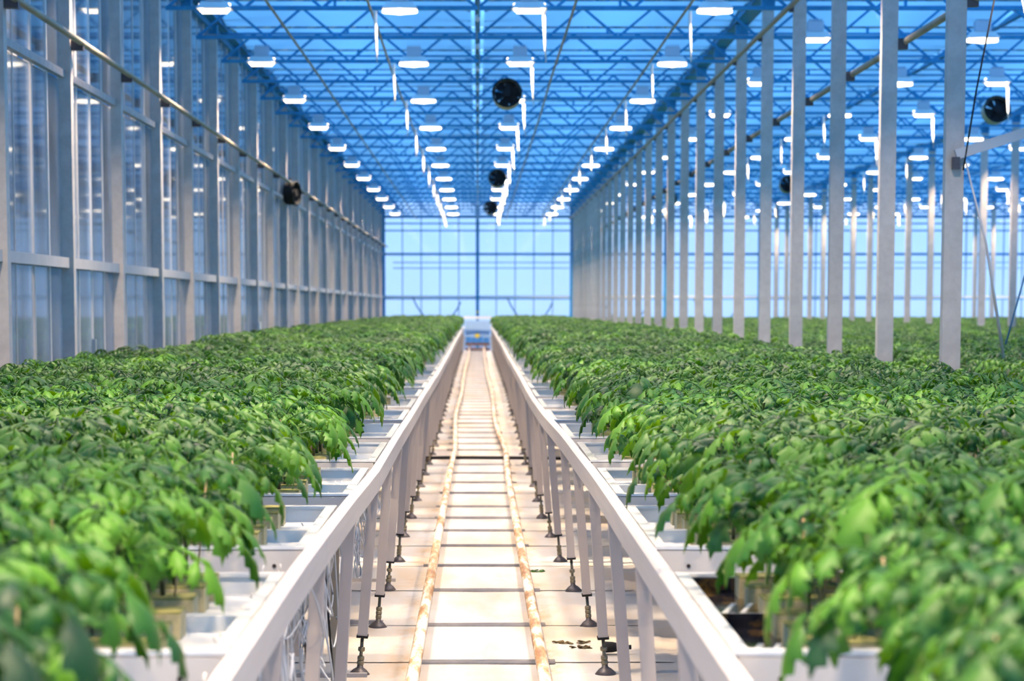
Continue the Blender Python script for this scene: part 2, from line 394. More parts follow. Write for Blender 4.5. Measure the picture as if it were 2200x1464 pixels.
MB().bb(XL-.06, XL+.05, LY[0], Y_END, 0, .62).obj('plinth', M_GIRT, wl)
MB().bb(XL-.06, XL+.06, LY[0], Y_END, 5.98, 6.1).obj('top_rail', M_TRUSS, wl)

# ------------------------------------------------------------------ columns
def column_mesh(w, d):
    b = MB(); z1 = Z_TOP
    b.bb(-w/2, w/2, -d/2, d/2, 0, z1-.16)
    c = b.mesh('shaft', M_COL)
    h = MB().bb(-w/2-.012, w/2+.012, -d/2-.012, d/2+.012, z1-.16, z1).mesh('head', M_TRUSS)
    f = MB().bb(-w/2-.06, w/2+.06, -d/2-.06, d/2+.06, 0, .02).mesh('base_plate', M_TIE)
    return c, h, f
CM = column_mesh(.155, .10); CM2 = column_mesh(.12, .12)
def column(x, y, label, group, cm=CM):
    t = thing('steel_column', (x, y, 0), label, 'column', group)
    put('shaft', cm[0], t); put('head', cm[1], t); put('base_plate', cm[2], t)
    return t
for k, y in enumerate(LY[2:]):
    column(-4.0, y-.05, 'grey steel column against the left glass wall, %s from the camera' % nth(k+1), 'columns along the left glass wall', CM2)
for k, y in enumerate(CY):
    column(4.0, y+S, 'pale grey steel column at the right bench edge, %s from the camera' % nth(k+1), 'columns along the right bench edge') if y+S < Y_END-1 else None
for x, nm in ((12.0, 'first'), (20.0, 'second')):
    i = 0
    for y in CY:
        if x < .27*y and y < Y_END-1:
            i += 1; column(x, y+.6, 'slim steel column in the %s row beyond the right columns, %s from camera' % (nm, nth(i)), 'columns of the houses on the right')
i = 0
for y in CY:
    if 12 < .27*y+1 and y < 75:
        i += 1; column(-12.0, y+.6, 'steel column seen through the left glass wall, %s from the camera' % nth(i), 'columns behind the left glass wall')

# ------------------------------------------------------------------ pipes along the columns
def long_pipe(name, x, z, rad, m, label, y0=4, y1=Y_END-.3, br=None, clip=True):
    t = thing(name, (x, y0, z), label, 'pipe')
    nseg = 14
    pts = [(R.uniform(-.01, .01), (y1-y0)*j/nseg, R.uniform(-.01, .01)) for j in range(nseg+1)]
    MB().tube(pts, rad, 8).obj('pipe', m, t)
    if br:
        cm = MB().box((0, 0, 0), (br[2], .07, .10)).mesh('bracket', M_FOOT)
        for y in br[0]:
            if y > y0: put('bracket', cm, t, (br[1], y-y0, -.02))
    return t
long_pipe('wall_pipe', -3.84, 4.36, .032, M_PIPE, 'tan pipe bracketed along the left columns below their tops', br=([y-.05 for y in LY[2:]], -.04, .12))
long_pipe('gutter_pipe', 3.88, 5.53, .035, M_PIPE, 'dark tan pipe running along the right columns near the trusses', br=(CY, .04, .10))
long_pipe('side_pipe', 4.16, 4.38, .035, M_PIPE, 'tan pipe clamped behind the right columns at mid height', br=(CY, -.03, .10))
for i, (x, lb) in enumerate(((-2.55, 'leftmost'), (-1.34, 'second from left'), (1.2, 'second from right'), (2.6, 'rightmost'))):
    long_pipe('overhead_pipe', x, 5.50, .018, M_PIPE, 'thin tan overhead pipe under the trusses, %s of four above the aisle' % lb)
# chain line over the aisle centre
t = thing('overhead_line', (0, 4, 5.5), 'thin beaded line with small connectors above the aisle centre', 'cable')
MB().tube([(R.uniform(-.03, .03), 1.4*j, R.uniform(-.02, .03)) for j in range(60)], .012, 5).obj('cable', M_TRUSS, t)
cn = MB().lathe([(.001, -.05), (.03, -.03), (.03, .03), (.001, .05)], n=6).mesh('connector', M_WHITE)
for j in range(28): put('connector', cn, t, (0, 14+2.8*j, -.03))

# ------------------------------------------------------------------ trusses
tc_ = MB().bb(-3.95, 3.95, -.02, .02, 5.99, 6.02).mesh('top_chord', M_TRUSS)
bc_ = MB().bb(-3.95, 3.95, -.03, .03, Z_CH-.025, Z_CH+.025).mesh('bottom_chord', M_TRUSS)
dg = [MB().bar((0, 0, Z_CH), (sg*.5, 0, 6.0), .035, .035).mesh('diagonal', M_TRUSS) for sg in (-1, 1)]
wb = MB()
for j in range(-4, 5):
    for sg in (-1, 1):
        if abs(j+sg*.5) < 4: wb.bar((j*.985, 0, Z_CH), (j*.985+sg*.49, 0, 6.0), .035, .035)
wbm = wb.mesh('diagonal_web', M_TRUSS)
post = MB().bb(-.02, .02, -.02, .02, 6.0, 6.95).mesh('king_post', M_TRUSS)
HOUSE = {-2: 'second house beyond the left glass wall', -1: 'house behind the left glass wall', 0: 'main aisle', 1: 'first house on the right', 2: 'second house on the right', 3: 'third house on the right'}
TY = [17.6+S*k for k in range(25)]
TY = [TY[0]-S*q for q in (5, 4, 3, 2, 1)]+TY
for bay in range(-2, 4):
    n = 0
    for k, y in enumerate(TY):
        yy = y+.30
        if yy > Y_END-1 or abs(bay*8)-4 > .27*yy+.8: continue
        n += 1
        t = thing('roof_truss', (bay*8, yy, 0), 'lattice roof truss over the %s, %s from the camera' % (HOUSE[bay], nth(n)), 'truss', 'roof trusses over the '+HOUSE[bay])
        put('top_chord', tc_, t); put('bottom_chord', bc_, t)
        if bay == 0 and yy < 48 and yy > 18:
            for j in range(-4, 5):
                for q, sg in enumerate((-1, 1)):
                    if abs(j+sg*.5) < 4: put('diagonal', dg[q], t, (j*.985, 0, 0))
        else: put('diagonal_web', wbm, t)['kind'] = 'stuff'
        for dx in (-2, 2): put('king_post', post, t, (dx, 0, 0))

# ------------------------------------------------------------------ lamps
def lamp_meshes():
    hs = MB().bb(-.11, .11, -.07, .07, .10, .24)
    for q in (-.08, -.04, 0, .04, .08): hs.bb(q-.006, q+.006, -.08, .08, .24, .27)
    hs = hs.mesh('ballast_housing', M_LAMP)
    rf = MB()
    P = [(-.16, -.06, .10), (.16, -.06, .10), (.16, .06, .10), (-.16, .06, .10), (-.22, -.13, .01), (.22, -.13, .01), (.22, .13, .01), (-.22, .13, .01)]
    rf.add(P+[(x*.97, y*.97, z-.006) for x, y, z in P], [(0,3,2,1),(0,1,5,4),(1,2,6,5),(2,3,7,6),(3,0,4,7),(8,9,10,11),(8,12,13,9),(9,13,14,10),(10,14,15,11),(11,15,12,8)])
    rf = rf.mesh('reflector', M_WHITE)
    bl = MB(); bl.tube([(-.22, 0, 0), (-.19, 0, 0), (-.08, 0, 0), (0, 0, 0), (.08, 0, 0), (.19, 0, 0), (.22, 0, 0)], [.018, .028, .034, .044, .034, .028, .018], 8)
    bl = bl.mesh('bulb', M_BULB)
    b2 = MB(); b2.tube([(-.16, 0, 0), (.16, 0, 0)], .028, 8); b2.tube([(-.16, 0, 0), (-.18, 0, .10)], .024, 8); b2.tube([(.16, 0, 0), (.18, 0, .10)], .024, 8)  # upright end brackets glow too, the lamplight on them put into emission
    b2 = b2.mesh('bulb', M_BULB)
    hg = MB().bar((0, .05, .16), (0, .27, .10), .03, .03).bb(-.02, .02, .2, .26, .04, .12); hg = hg.mesh('hanger', M_TRUSS)
    cb = MB().tube([(0, 0, .02), (0, 0, -.15), (.01, 0, -.4), (.02, 0, -.62)], [.024, .020, .014, .006], 6).mesh('hanging_cable', M_BULBDIM)
    return hs, rf, bl, b2, hg, cb
M_BULBDIM = mat('white_sleeve', (.95, .9, .82), .5)
LM = lamp_meshes()
ld = bpy.data.lights.new('lamp_light', 'AREA'); ld.shape = 'RECTANGLE'; ld.size = .38; ld.size_y = .22
ld.color = (1, .77, .53); ld.energy = LAMP_W; ld.spread = math.radians(108)
def lamp(x, y, kindb, label, group, side, z=5.53):
    t = thing('grow_lamp', (x, y, z), label, 'lamp', group)
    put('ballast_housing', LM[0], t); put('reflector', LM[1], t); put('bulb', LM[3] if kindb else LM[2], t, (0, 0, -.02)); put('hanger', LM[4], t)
    if y > 22 and 'far left' not in label: put('hanging_cable', LM[5], t, (side*(.19 if kindb else .31), 0, -.03))
    l = bpy.data.objects.new('lamp_light', ld); COL.objects.link(l); l.parent = t; l.location = (0, 0, -.075)
ROWS = ((-3.3, 1, 'far left'), (-.975, 0, 'left of centre'), (.65, 1, 'right of centre'), (2.975, 0, 'far right'))
for bay in range(-1, 4):
    for q, (dx, kb, nm) in enumerate(ROWS):
        x = bay*8+dx; y = TY[8]+.06+(S if bay % 2 else 0); y -= 2*S*(4 if bay == 0 else 2); n = 0
        while y < Y_END-2:
            ok = abs(x) < .27*y+ (4 if bay == 0 else .5) and (y > 2)
            if ok:
                n += 1
                if bay == 0: lb = 'lit grow lamp over the aisle, %s row, %s from the camera' % (nm, nth(n)); gp = 'grow lamps over the aisle house'
                else: lb = 'lit grow lamp, %s, %s row, %s from camera' % ({-1: 'behind the left glass', 1: 'first right house', 2: 'second right house', 3: 'third right house'}[bay], nm, nth(n)); gp = 'grow lamps over the '+HOUSE[bay]
                lamp(x, y, kb, lb, gp, (1 if kb else (-1 if y < 45 or dx > 0 else -1)))
            y += 2*S

# ------------------------------------------------------------------ fans
def fan_parts():
    hs = MB(); n = 20; r0, r1 = .235, .215
    vs = []
    for y in (-.0, .20):
        for r in (r0, r1):
            for j in range(n): a = 2*PI*j/n; vs.append((r*math.cos(a), y, r*math.sin(a)))
    fs = []
    for j in range(n):
        k = (j+1) % n
        fs += [(j, k, 2*n+k, 2*n+j), (n+j, 3*n+j, 3*n+k, n+k), (j, n+j, n+k, k), (2*n+j, 2*n+k, 3*n+k, 3*n+j)]
    hs.add(vs, fs, True); hs.mi = [1 if i % 4 == 1 else 0 for i in range(len(fs))]; hsd = hs.mesh('housing', M_DARK); hs = hs.mesh('housing', [M_FANW, M_DARK])
    ring = MB(); pts = [(.235*math.cos(2*PI*j/24), -.01, .235*math.sin(2*PI*j/24)) for j in range(25)]
    ring.tube(pts, .02, 6, False); ring = ring.mesh('front_ring', M_DARK)
    bl = MB()
    sec = []
    for q, (r, hw) in enumerate(((.05, .035), (.13, .078), (.205, .088))):
        for s_ in (-1, 1): sec.append((s_*hw, .05+s_*.03, r)); 
    bl.add(sec+[(x, y+.01, z) for x, y, z in sec], [(0,1,3,2),(2,3,5,4),(6,8,9,7),(8,10,11,9),(0,2,8,6),(2,4,10,8),(1,7,9,3),(3,9,11,5),(4,5,11,10),(0,6,7,1)])
    bl = bl.mesh('blade', M_DARK)
    hub = MB().tube([(0, -.02, 0), (0, .12, 0)], .075, 14).mesh('hub', M_DARK)
    hg = MB(); hg.bb(-.2, -.185, .1, .36, .18, .28); hg.bb(.185, .2, .1, .36, .18, .28); hg = hg.mesh('hanger', M_TRUSS)
    return hs, ring, bl, hub, hg, hsd
FP = fan_parts()
for i, (x, y, z, lb, rz) in enumerate(((.49, TY[11]-.04, 5.36, 'black ventilation fan above the aisle, nearest of three in line', 0), (.55, TY[19]-.04, 5.36, 'black ventilation fan above the aisle, middle of three in line', 0),
      (.47, TY[25]-.04, 5.36, 'smallest black ventilation fan above the aisle, before the far wall', 0), (9.35, TY[12]-.04, 5.36, 'large black ventilation fan right of the nearest bare column', .12),
      (9.0, TY[20]-.04, 5.36, 'black ventilation fan beyond the right columns, half hidden by one', .1), (6.2, TY[22]-.04, 5.30, 'small black fan seen edge-on between distant right columns', 1.1),
      (-3.75, 42.6, 4.15, 'dark fan box mounted under the left wall pipe', 1.25))):
    t = thing('ventilation_fan', (x, y, z), lb, 'fan', None, rz); t.rotation_euler[0] = -.22 if z > 5 else 0
    put('housing', FP[0 if z > 5 else 5], t); put('front_ring', FP[1], t); put('hub', FP[3], t)
    for j in range(6): put('blade', FP[2], t, (0, 0, 0), (0, 2*PI*j/6+.3, 0))
    if z > 5: put('hanger', FP[4], t)
    else: MB().bb(-.02, .02, .1, .14, .2, .32).obj('hanger', M_FOOT, t)

# ------------------------------------------------------------------ brace, rods and cables on the right
y0 = CY[1]
t = thing('brace_beam', (4.0, y0-.02, 3.10), 'white square brace beam rising right from the nearest bare column', 'beam')
MB().bar((0, -.05, -.02), (.95, -.08, .28), .07, .085).obj('beam', M_GIRT, t)
MB().bb(-.03, .03, -.09, -.04, -.14, -.04).obj('bracket', M_FOOT, t)
o = MB().tube([(4.08, y0-.1, 3.02), (4.25, y0-.15, 2.35), (4.43, y0-.2, 1.25)], [.008, .011, .014], 6).obj('support_rod', M_GIRT)
tag(o, 'thin white rod leaning down from the brace beam into the plants', 'rod')
for i, (pts, m, lb) in enumerate((([(4.0+.33, y0-.12, 4.6), (4.0+.15, y0-.12, 3.6), (4.06, y0-.1, 2.95)], M_DARK, 'dark cable slanting down to the nearest bare column'),
      ([(4.82, y0-.2, 2.95), (4.6, y0-.2, 2.2), (4.42, y0-.2, 1.5)], M_HOSE, 'dark blue cable slanting down at the right picture side'),
      ([(4.55, y0+.5, 5.0), (4.75, y0+.4, 4.0), (4.95, y0+.3, 3.2)], M_CABLE, 'pale cord hanging slanted beside the large right fan'))):
    tag(MB().tube(pts, .008, 5).obj('hanging_cable', m), lb, 'cable')

# ------------------------------------------------------------------ aisle rail track
t = thing('pipe_rail_track', (0, 0, 0), 'rusty pipe rail track on grey cross ties down the aisle', 'rail track')
lp = [(-.36,3.6),(-.362, 6.5),(-.31, 8.4)]
def px2w(px, py, z=.14): 
    d = 4400*(H-z)/(py-660); return ((px-1026)*d/4400, d-.09*(H-z), z)
LPX = [(884.5,1464),(922,1257),(960,1050),(967,1011),(973,982),(978,958),(978,915),(980,886),(991,848),(995,820),(999,795),(1007,765),(1009,746)]
RPX = [(1172.5,1464),(1134.5,1257),(1096,1050),(1090,1011),(1085,963),(1070,927),(1062,896),(1058,853),(1051,820),(1045,796),(1041,767),(1040,746)]
for side, P in (('L', LPX), ('R', RPX)):
    pts = [px2w(*p) for p in P]
    a, c = pts[0], pts[1]; pts = [(a[0]+(a[0]-c[0])*1.6, 1.5, a[2])]+pts
    # resample with a gentle smoothing
    out = []
    for i in range(len(pts)-1):
        p0 = Vector(pts[max(i-1, 0)]); p1 = Vector(pts[i]); p2 = Vector(pts[i+1]); p3 = Vector(pts[min(i+2, len(pts)-1)])
        for s_ in range(5):
            u = s_/5; out.append(.5*((2*p1)+(p2-p0)*u+(2*p0-5*p1+4*p2-p3)*u*u+(3*p1-p0-3*p2+p3)*u**3) if i > 1 else p1.lerp(p2, u))
    out.append(Vector(pts[-1]))
    MB().tube(out, .031, 12).obj('rail_pipe', M_RUST, t)
    if side == 'L': LP = out
    else: RP = out
    for yy in (11.9, 18.6, 25, 34):
        k = min(range(len(out)), key=lambda i: abs(out[i].y-yy)); k = max(1, k)
        d = (out[k]-out[k-1]).normalized()
        MB().tube([out[k]-d*.07, out[k]-d*.05, out[k]+d*.05, out[k]+d*.07], [.028, .033, .033, .028], 12).obj('pipe_sleeve', M_RUST, t)
def railx(P, y):
    for i in range(len(P)-1):
        if P[i].y <= y <= P[i+1].y: return P[i].x+(P[i+1].x-P[i].x)*(y-P[i].y)/(P[i+1].y-P[i].y)
    return P[-1].x
ty = [3.1, 4.3, 5.5, 6.7, 8.0, 9.1, 10.3, 11.52, 12.95, 14.2, 15.4, 16.45, 17.45, 18.45, 19.8]
while ty[-1] < 84: ty.append(ty[-1]+1.2)
tie = MB().bb(-.365, .365, -.022, .022, .004, .014).bb(-.365, .365, -.022, -.017, .014, .020).bb(-.365, .365, .017, .022, .014, .020)
tiem = tie.mesh('cross_tie', M_TIE)
stm = MB().bb(-.006, .006, -.04, .04, .014, .118).bb(-.02, .02, -.02, .02, .1, .118).mesh('rail_stand', M_TIE)
for y in ty:
    a, c = railx(LP, y), railx(RP, y)
    put('cross_tie', tiem, t, ((a+c)/2+R.uniform(-.03, .03), y, 0), (0, 0, R.uniform(-.02, .02)))
    put('rail_stand', stm, t, (a, y, 0)); put('rail_stand', stm, t, (c, y, 0))
# folds of the ground sheet under the ties
o = thing('ground_sheet', (0, 0, 0), 'white woven ground sheet strips laid along the aisle floor', 'ground sheet')
xs = [-.9, -.55, -.2, .2, .55, .9]
prev = 1.0
for i, y in enumerate(ty+[86]):
    b = MB(); 
    za = .0035+.0015*(i % 2)
    vs = []; fs = []; ny = 5
    for a in range(9):
        x = -1.0+2.0*a/8
        for c in range(ny+1):
            yy = prev+(y-.03-prev)*c/ny
            vs.append((x+R.uniform(-.004, .004), yy+R.uniform(-.01, .01)*(c in (0, ny)), za+abs(R.gauss(0, .0022))*(0 < c < ny)))
    for a in range(8):
        for c in range(ny): q = a*(ny+1)+c; fs.append((q, q+ny+1, q+ny+2, q+1))
    if i < 70:
        b.add(vs, fs, True); b.obj('sheet_strip', M_FLOOR, o)
    prev = y+.03

o = MB().tube([(-.62, 23.9, .05), (-.2, 23.88, .055), (.4, 23.9, .05), (1.2, 23.85, .045), (2.0, 23.9, .04)], .02, 8).obj('drain_pipe', M_DARK)
tag(o, 'black drain pipe lying across the aisle under the rails', 'pipe')
o = MB().tube([(-.64, 24.0, .06), (-.60, 23.9, .05), (-.55, 23.88, .05)], .05, 8).obj('pipe_fitting', M_BROWN); tag(o, 'brown pipe fitting at the left end of the black drain pipe', 'fitting')
t = thing('valve_fitting', (.70, 10.55, .045), 'small black valve fitting lying under the right bench', 'valve')
MB().tube([(-.05, 0, 0), (0, 0, .0), (.04, 0, 0)], [.03, .028, .02], 8).obj('body', M_DARK, t); MB().tube([(.04, 0, 0), (.10, .0, 0)], .012, 8).obj('nozzle', M_DARK, t)
for i, (x, y, s_, lb) in enumerate(((.41, 13.9, .05, 'small green leaf scrap on the floor right of the rails'), (.50, 10.9, .09, 'brown debris clump beside the right rail'), (.55, 10.75, .05, 'tiny brown debris scrap beside the larger clump'))):
    b = MB()
    for q in range(7):
        a = R.uniform(0, PI); c = (R.uniform(-s_, s_), R.uniform(-.03, .03), .012)
        b.box(c, (.05, .015, .006), Euler((R.uniform(-.4, .4), R.uniform(-.4, .4), a)).to_matrix())
    o = b.obj('debris_scrap', M_LEAF if i == 0 else M_DEBRIS); o.location = (x, y, 0); tag(o, lb, 'debris')

# ------------------------------------------------------------------ benches
def interp(T, y):
    if y <= T[0][0]: return T[0][1]
    for (a, va), (c, vc) in zip(T, T[1:]):
        if a <= y <= c: return va+(vc-va)*(y-a)/(c-a)
    return T[-1][1]
EDGE = {1: [(0,.54),(10,.54),(12.5,.53),(15.0,.475),(18,.465),(24,.47),(32,.48),(45,.51),(88,.53)], -1: [(0,.53),(6,.527),(8.4,.508),(10,.48),(14,.475),(18,.48),(24,.46),(34,.47),(50,.50),(88,.53)]}
EZ = {1: [(0,0),(9,.004),(12,-.012),(15,.01),(18,-.004),(25,.008),(32,-.008),(88,0)], -1: [(0,0),(6.5,.005),(9,-.006),(13,.006),(17,-.008),(22,.006),(88,0)]}
post_m = MB().bb(-.024, .024, -.03, .03, 0, .72).mesh('leg', M_LEG)   # stands above the cap
cap_m = MB().bb(-.028, .028, -.034, .034, -.012, 0).mesh('end_cap', M_DARK)
rod_m = MB().tube([(0, 0, .02), (0, 0, .215)], .0085, 8).mesh('threaded_rod', M_ROD)
nut_m = MB().lathe([(.0, 0), (.015, 0), (.017, .006), (.017, .016), (.015, .022), (.0, .022)], n=6).mesh('nut', M_NUT)
foot_m = MB().lathe([(.0, 0), (.052, 0), (.054, .006), (.034, .028), (.016, .040), (.014, .055), (0, .055)], n=16).mesh('foot_disc', M_FOOT)
for sd, nm in ((1, 'right'), (-1, 'left')):
    t = thing('bench_frame', (0, 0, 0), 'long pale metal bench frame on adjustable legs on the %s of the aisle' % nm, 'bench')
    y = 1.0; segs = []
    while y < Y_END-2:
        y2 = min(y+3.0, Y_END-2)
        b = MB(); n = 4
        for q in range(n):
            ya, yb = y+(y2-y)*q/n, y+(y2-y)*(q+1)/n
            if q == n-1: yb -= .004
            xa, xb = sd*interp(EDGE[sd], ya), sd*interp(EDGE[sd], yb); za, zb = interp(EZ[sd], ya), interp(EZ[sd], yb)
            # section: fascia with lip, chamfered outer top edge
            sec = [(0, .92), (0, 1.012), (.010, 1.022), (.040, 1.022), (.040, 1.012), (.010, 1.008), (.006, .932), (.05, .932), (.05, .92)]
            vs = [(xa+sd*px, ya, pz+za) for px, pz in sec]+[(xb+sd*px, yb, pz+zb) for px, pz in sec]; m_ = len(sec)
            fs = [(i, (i+1) % m_, m_+(i+1) % m_, m_+i) for i in range(m_)]
            if q == 0: fs.append(tuple(range(m_)))
            if q == n-1: fs.append(tuple(range(m_, 2*m_)))
            b.add(vs, fs)
        b.obj('side_rail', M_BENCH, t); y = y2
    y = 2.5; k = 0
    while y < Y_END-3:
        x = sd*(interp(EDGE[sd], y)+.028); zz = .205+R.uniform(-.02, .015)
        sp = -sd*.055+R.uniform(-.012, .012)
        xf = x-sp if False else x+sd*.05+R.uniform(-.008, .008)
        lg = put('leg', post_m, t, (xf, y+R.uniform(-.03, .03), zz), (0, math.atan2(x-xf, .72), 0))
        put('end_cap', cap_m, lg, (0, 0, 0)); 
        r_ = put('threaded_rod', rod_m, lg, (0, 0, -zz)); r_.scale = (1, 1, zz/.215); 
        put('foot_disc', foot_m, lg, (0, 0, -zz))
        if y < 30:
            for h_ in (.052, .075, .12 if k % 2 else .098): put('nut', nut_m, lg, (0, 0, -zz+h_))
        k += 1; y += 1.5
    b = MB(); c = MB(); y = 2.5
    while y < Y_END-3:
        for xx in (2.15, 3.72):
            b.bb(sd*xx-.024, sd*xx+.024, y-.03, y+.03, .2, .93); b.tube([(sd*xx, y, .03), (sd*xx, y, .2)], .009, 6); b.lathe([(0, 0), (.05, 0), (.02, .04), (0, .05)], (sd*xx, y, 0), 8)
        c.bb(sd*(interp(EDGE[sd], y)+.055), sd*3.78, y-.02, y+.02, .865, .905)
        y += 1.5
    b.obj('rear_leg_row', M_LEG, t)['kind'] = 'stuff'; c.obj('cross_beam_row', M_LEG, t)['kind'] = 'stuff'
    MB().bb(sd*3.76, sd*3.80, 1, Y_END-2, .90, 1.03).obj('outer_rail', M_BENCH, t)

# trays
T0, TP, TL = 4.95, 1.97, 1.42
TX0, TX1 = .0, 3.1      # local x, tray starts just inside the rail
ZR = .99
def tray_meshes(depth=.055, w=TX1):
    b = MB(); e = .018
    z1, z0 = 0, -depth
    # inner basins as one open shell with thickness
    f = MB()
    f.bb(0, w, 0, TL, z0-.012, z0)                          # bottom
    f.bb(0, e, 0, TL, z0, z1); f.bb(w-e, w, 0, TL, z0, z1)
    f.bb(e, w-e, 0, e, z0, z1); f.bb(e, w-e, TL-e, TL, z0, z1)
    body = f.mesh('basin', M_TRAY)
    rim = MB()
    r = .028
    rim.bb(-.012, w+.01, -.022, r, 0, .010); rim.bb(-.012, w+.01, TL-r, TL+.012, 0, .010)
    rim.bb(-.012, r, r, TL-r, 0, .010); rim.bb(w-r, w+.01, r, TL-r, 0, .010)
    # slanted corner gussets
    rim = rim.mesh('rim', M_TRAY)
    dv = MB(); ym = TL*.5
    dv.bb(e, w-e, ym-.03, ym+.03, z0, -.012)
    # small step out of the divider
    dv.bb(.42, .60, ym-.06, ym-.03, z0, -.03)
    dv = dv.mesh('divider', M_TRAY)
    fc = MB().bb(0, w, -.026, -.014, -.16, -.004).mesh('front_panel', M_FACE)
    bo = MB().tube([(0, -.031, 0), (0, -.024, 0)], .007, 8).mesh('bolt', M_HOLE)
    rb = MB()
    for yy in (.16, .46, .88, 1.18):
        rb.bb(.5, w-.1, yy, yy+.06, z0, z0+.012)
    rb = rb.mesh('drain_rib', M_TRAY)
    return body, rim, dv, fc, bo, rb
TM = tray_meshes()
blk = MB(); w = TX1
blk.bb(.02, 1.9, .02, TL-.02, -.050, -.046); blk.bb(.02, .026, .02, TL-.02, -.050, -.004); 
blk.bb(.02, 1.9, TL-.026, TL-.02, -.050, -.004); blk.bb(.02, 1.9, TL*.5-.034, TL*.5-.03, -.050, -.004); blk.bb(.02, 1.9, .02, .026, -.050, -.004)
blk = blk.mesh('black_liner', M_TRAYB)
ntray = 40
for sd, nm in ((1, 'right'), (-1, 'left')):
    for k in range(ntray+1):
        y = T0+TP*(k-1)
        if y > Y_END-4: break
        xin = interp(EDGE[sd], y+.7)+.075
        y -= (.2, .15)[k] if k < 2 else 0
        lb = 'white plant tray on the %s bench, %s in line from the camera' % (nm, nth(k+1))
        if sd == 1 and k == 1: lb = 'black lined tray with pale ribs, nearest seen on the right bench'
        t = thing('plant_tray', (sd*xin, y, ZR), lb, 'tray', 'trays on the %s bench' % nm)
        if sd < 0: t.scale = (-1, 1, 1)
        put('basin', TM[0], t); put('rim', TM[1], t); put('divider', TM[2], t); put('front_panel', TM[3], t)
        for bx in (.10, 1.0, 2.0): 
            if y < 30: put('bolt', TM[4], t, (bx, 0, -.055))
        if sd == 1 and k == 1:
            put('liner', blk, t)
            rbm = MB()
            for (x0, yy) in ((.03, .05), (.075, .05), (.12, .05), (.05, .76), (.10, .76)):
                rbm = MB().bar((x0, yy, -.036), (x0+.07, yy+.26, -.036), .014, .02)
                rbm.obj('slanted_rib', M_TRAY, t)
        else: put('drain_rib', TM[5], t)['kind'] = 'stuff' if y > 20 else 'part'
        if y <= 20: 
            for ch in t.children:
                if 'kind' in ch: del ch['kind']

# ------------------------------------------------------------------ plants
def leaflet(b, base, dirv, upv, L, Wd, curl, fold, seed):
    rr = random.Random(seed); n = 7
    d = Vector(dirv).normalized(); u = Vector(upv); sdv = d.cross(u).normalized(); u = sdv.cross(d).normalized()
    vs = []; p = Vector(base); ang = .15
    for i in range(n+1):
        t = i/n
        wv = Wd*.5*(math.sin(PI*min(1, t**.72))**.75 if 0 < t < 1 else 0.02)
        lobe = 1+.30*(1 if i % 2 else -1)*(0 < i < n)
        back = .012*(1 if i % 2 else 0)
        dd = (d*math.cos(ang)+u*(-math.sin(ang)))
        nn = (u*math.cos(ang)+d*math.sin(ang))
        for s_ in (-1, -.5, 0, .5, 1):
            w_ = wv*s_*lobe if abs(s_) == 1 else wv*s_
            vs.append(p+sdv*w_*math.cos(fold)+nn*(-abs(w_)*math.sin(fold)+(.10*wv if abs(s_) == .5 else 0)*1.6)+dd*(back if abs(s_) == 1 else 0)+nn*rr.uniform(-.0025, .0025))
        p = p+dd*(L/n); ang += curl/n*(.6+.8*t)
    fs = [(i*5+j, (i+1)*5+j, (i+1)*5+j+1, i*5+j+1) for i in range(n) for j in range(4)]
    b.add(vs, fs, True)
def leaf_mesh(seed, L=.27, rise=.7, droop=1.7, size=1.0):
    rr = random.Random(seed); b = MB(); n = 9; pts = []; p = Vector((0, 0, 0)); ang = rise; yaw = 0
    for i in range(n+1):
        pts.append(p.copy()); t = i/n
        p = p+Vector((math.cos(ang)*math.cos(yaw), math.sin(yaw)*math.cos(ang), math.sin(ang)))*(L/n)
        ang -= droop/n*(.35+1.3*t); yaw += rr.uniform(-.05, .05)
    b.tube(pts, [.0042*(1-.7*i/n) for i in range(n+1)], 4, False)
    for q, (i, s_) in enumerate(((2, .60), (4, .88), (6, 1.0), (8, .85))):
        for sg in (-1, 1):
            if q == 0 and rr.random() < .3: continue
            d = (pts[i]-pts[i-1]).normalized(); side = Vector((0, sg, 0))
            dv = d*.55+side*.95+Vector((0, 0, -.10))+Vector([rr.uniform(-.15, .15) for _ in range(3)])
            base = pts[i]+dv.normalized()*.012
            l = .082*s_*size*rr.uniform(.85, 1.15)
            up = Vector((-d.z, 0, d.x))+side*rr.uniform(-.2, .2)
            leaflet(b, base, dv, up, l, l*.54, rr.uniform(1.0, 2.1), rr.uniform(.3, .75), rr.random())
            if q == 2:   # small intermediate leaflet
                dv = d*.4+side; leaflet(b, pts[i-1]+dv.normalized()*.006, dv, up, .032*size, .022*size, .8, .2, rr.random())
    d = (pts[-1]-pts[-2]).normalized(); up = Vector((-d.z, 0, d.x))
    l = .115*size*rr.uniform(.9, 1.15); leaflet(b, pts[-1], d, up, l, l*.58, rr.uniform(.5, 1.1), rr.uniform(.15, .4), rr.random())
    return b
LB = {'low': [leaf_mesh(100+i, .27+.025*(i % 3), .6, 1.7+.15*(i % 2), 1.15) for i in range(4)],
      'mid': [leaf_mesh(200+i, .27+.02*(i % 3), .85, 2.0, 1.15) for i in range(5)],
      'top': [leaf_mesh(300+i, .14+.02*(i % 2), 1.15, 1.9, .62) for i in range(3)]}
LMESH = {k: [b.mesh('leaf', M_LEAF) for b in v] for k, v in LB.items()}
def stem_builder(seed, hh):
    rr = random.Random(seed); b = MB(); pts = []; x = y = 0
    for i in range(7):
        pts.append((x, y, hh*i/6)); x += rr.uniform(-.007, .007); y += rr.uniform(-.007, .007)
    b.tube(pts, [.0075, .007, .0065, .006, .005, .004, .003], 6); return b, pts
STH = .31
PROTO = []
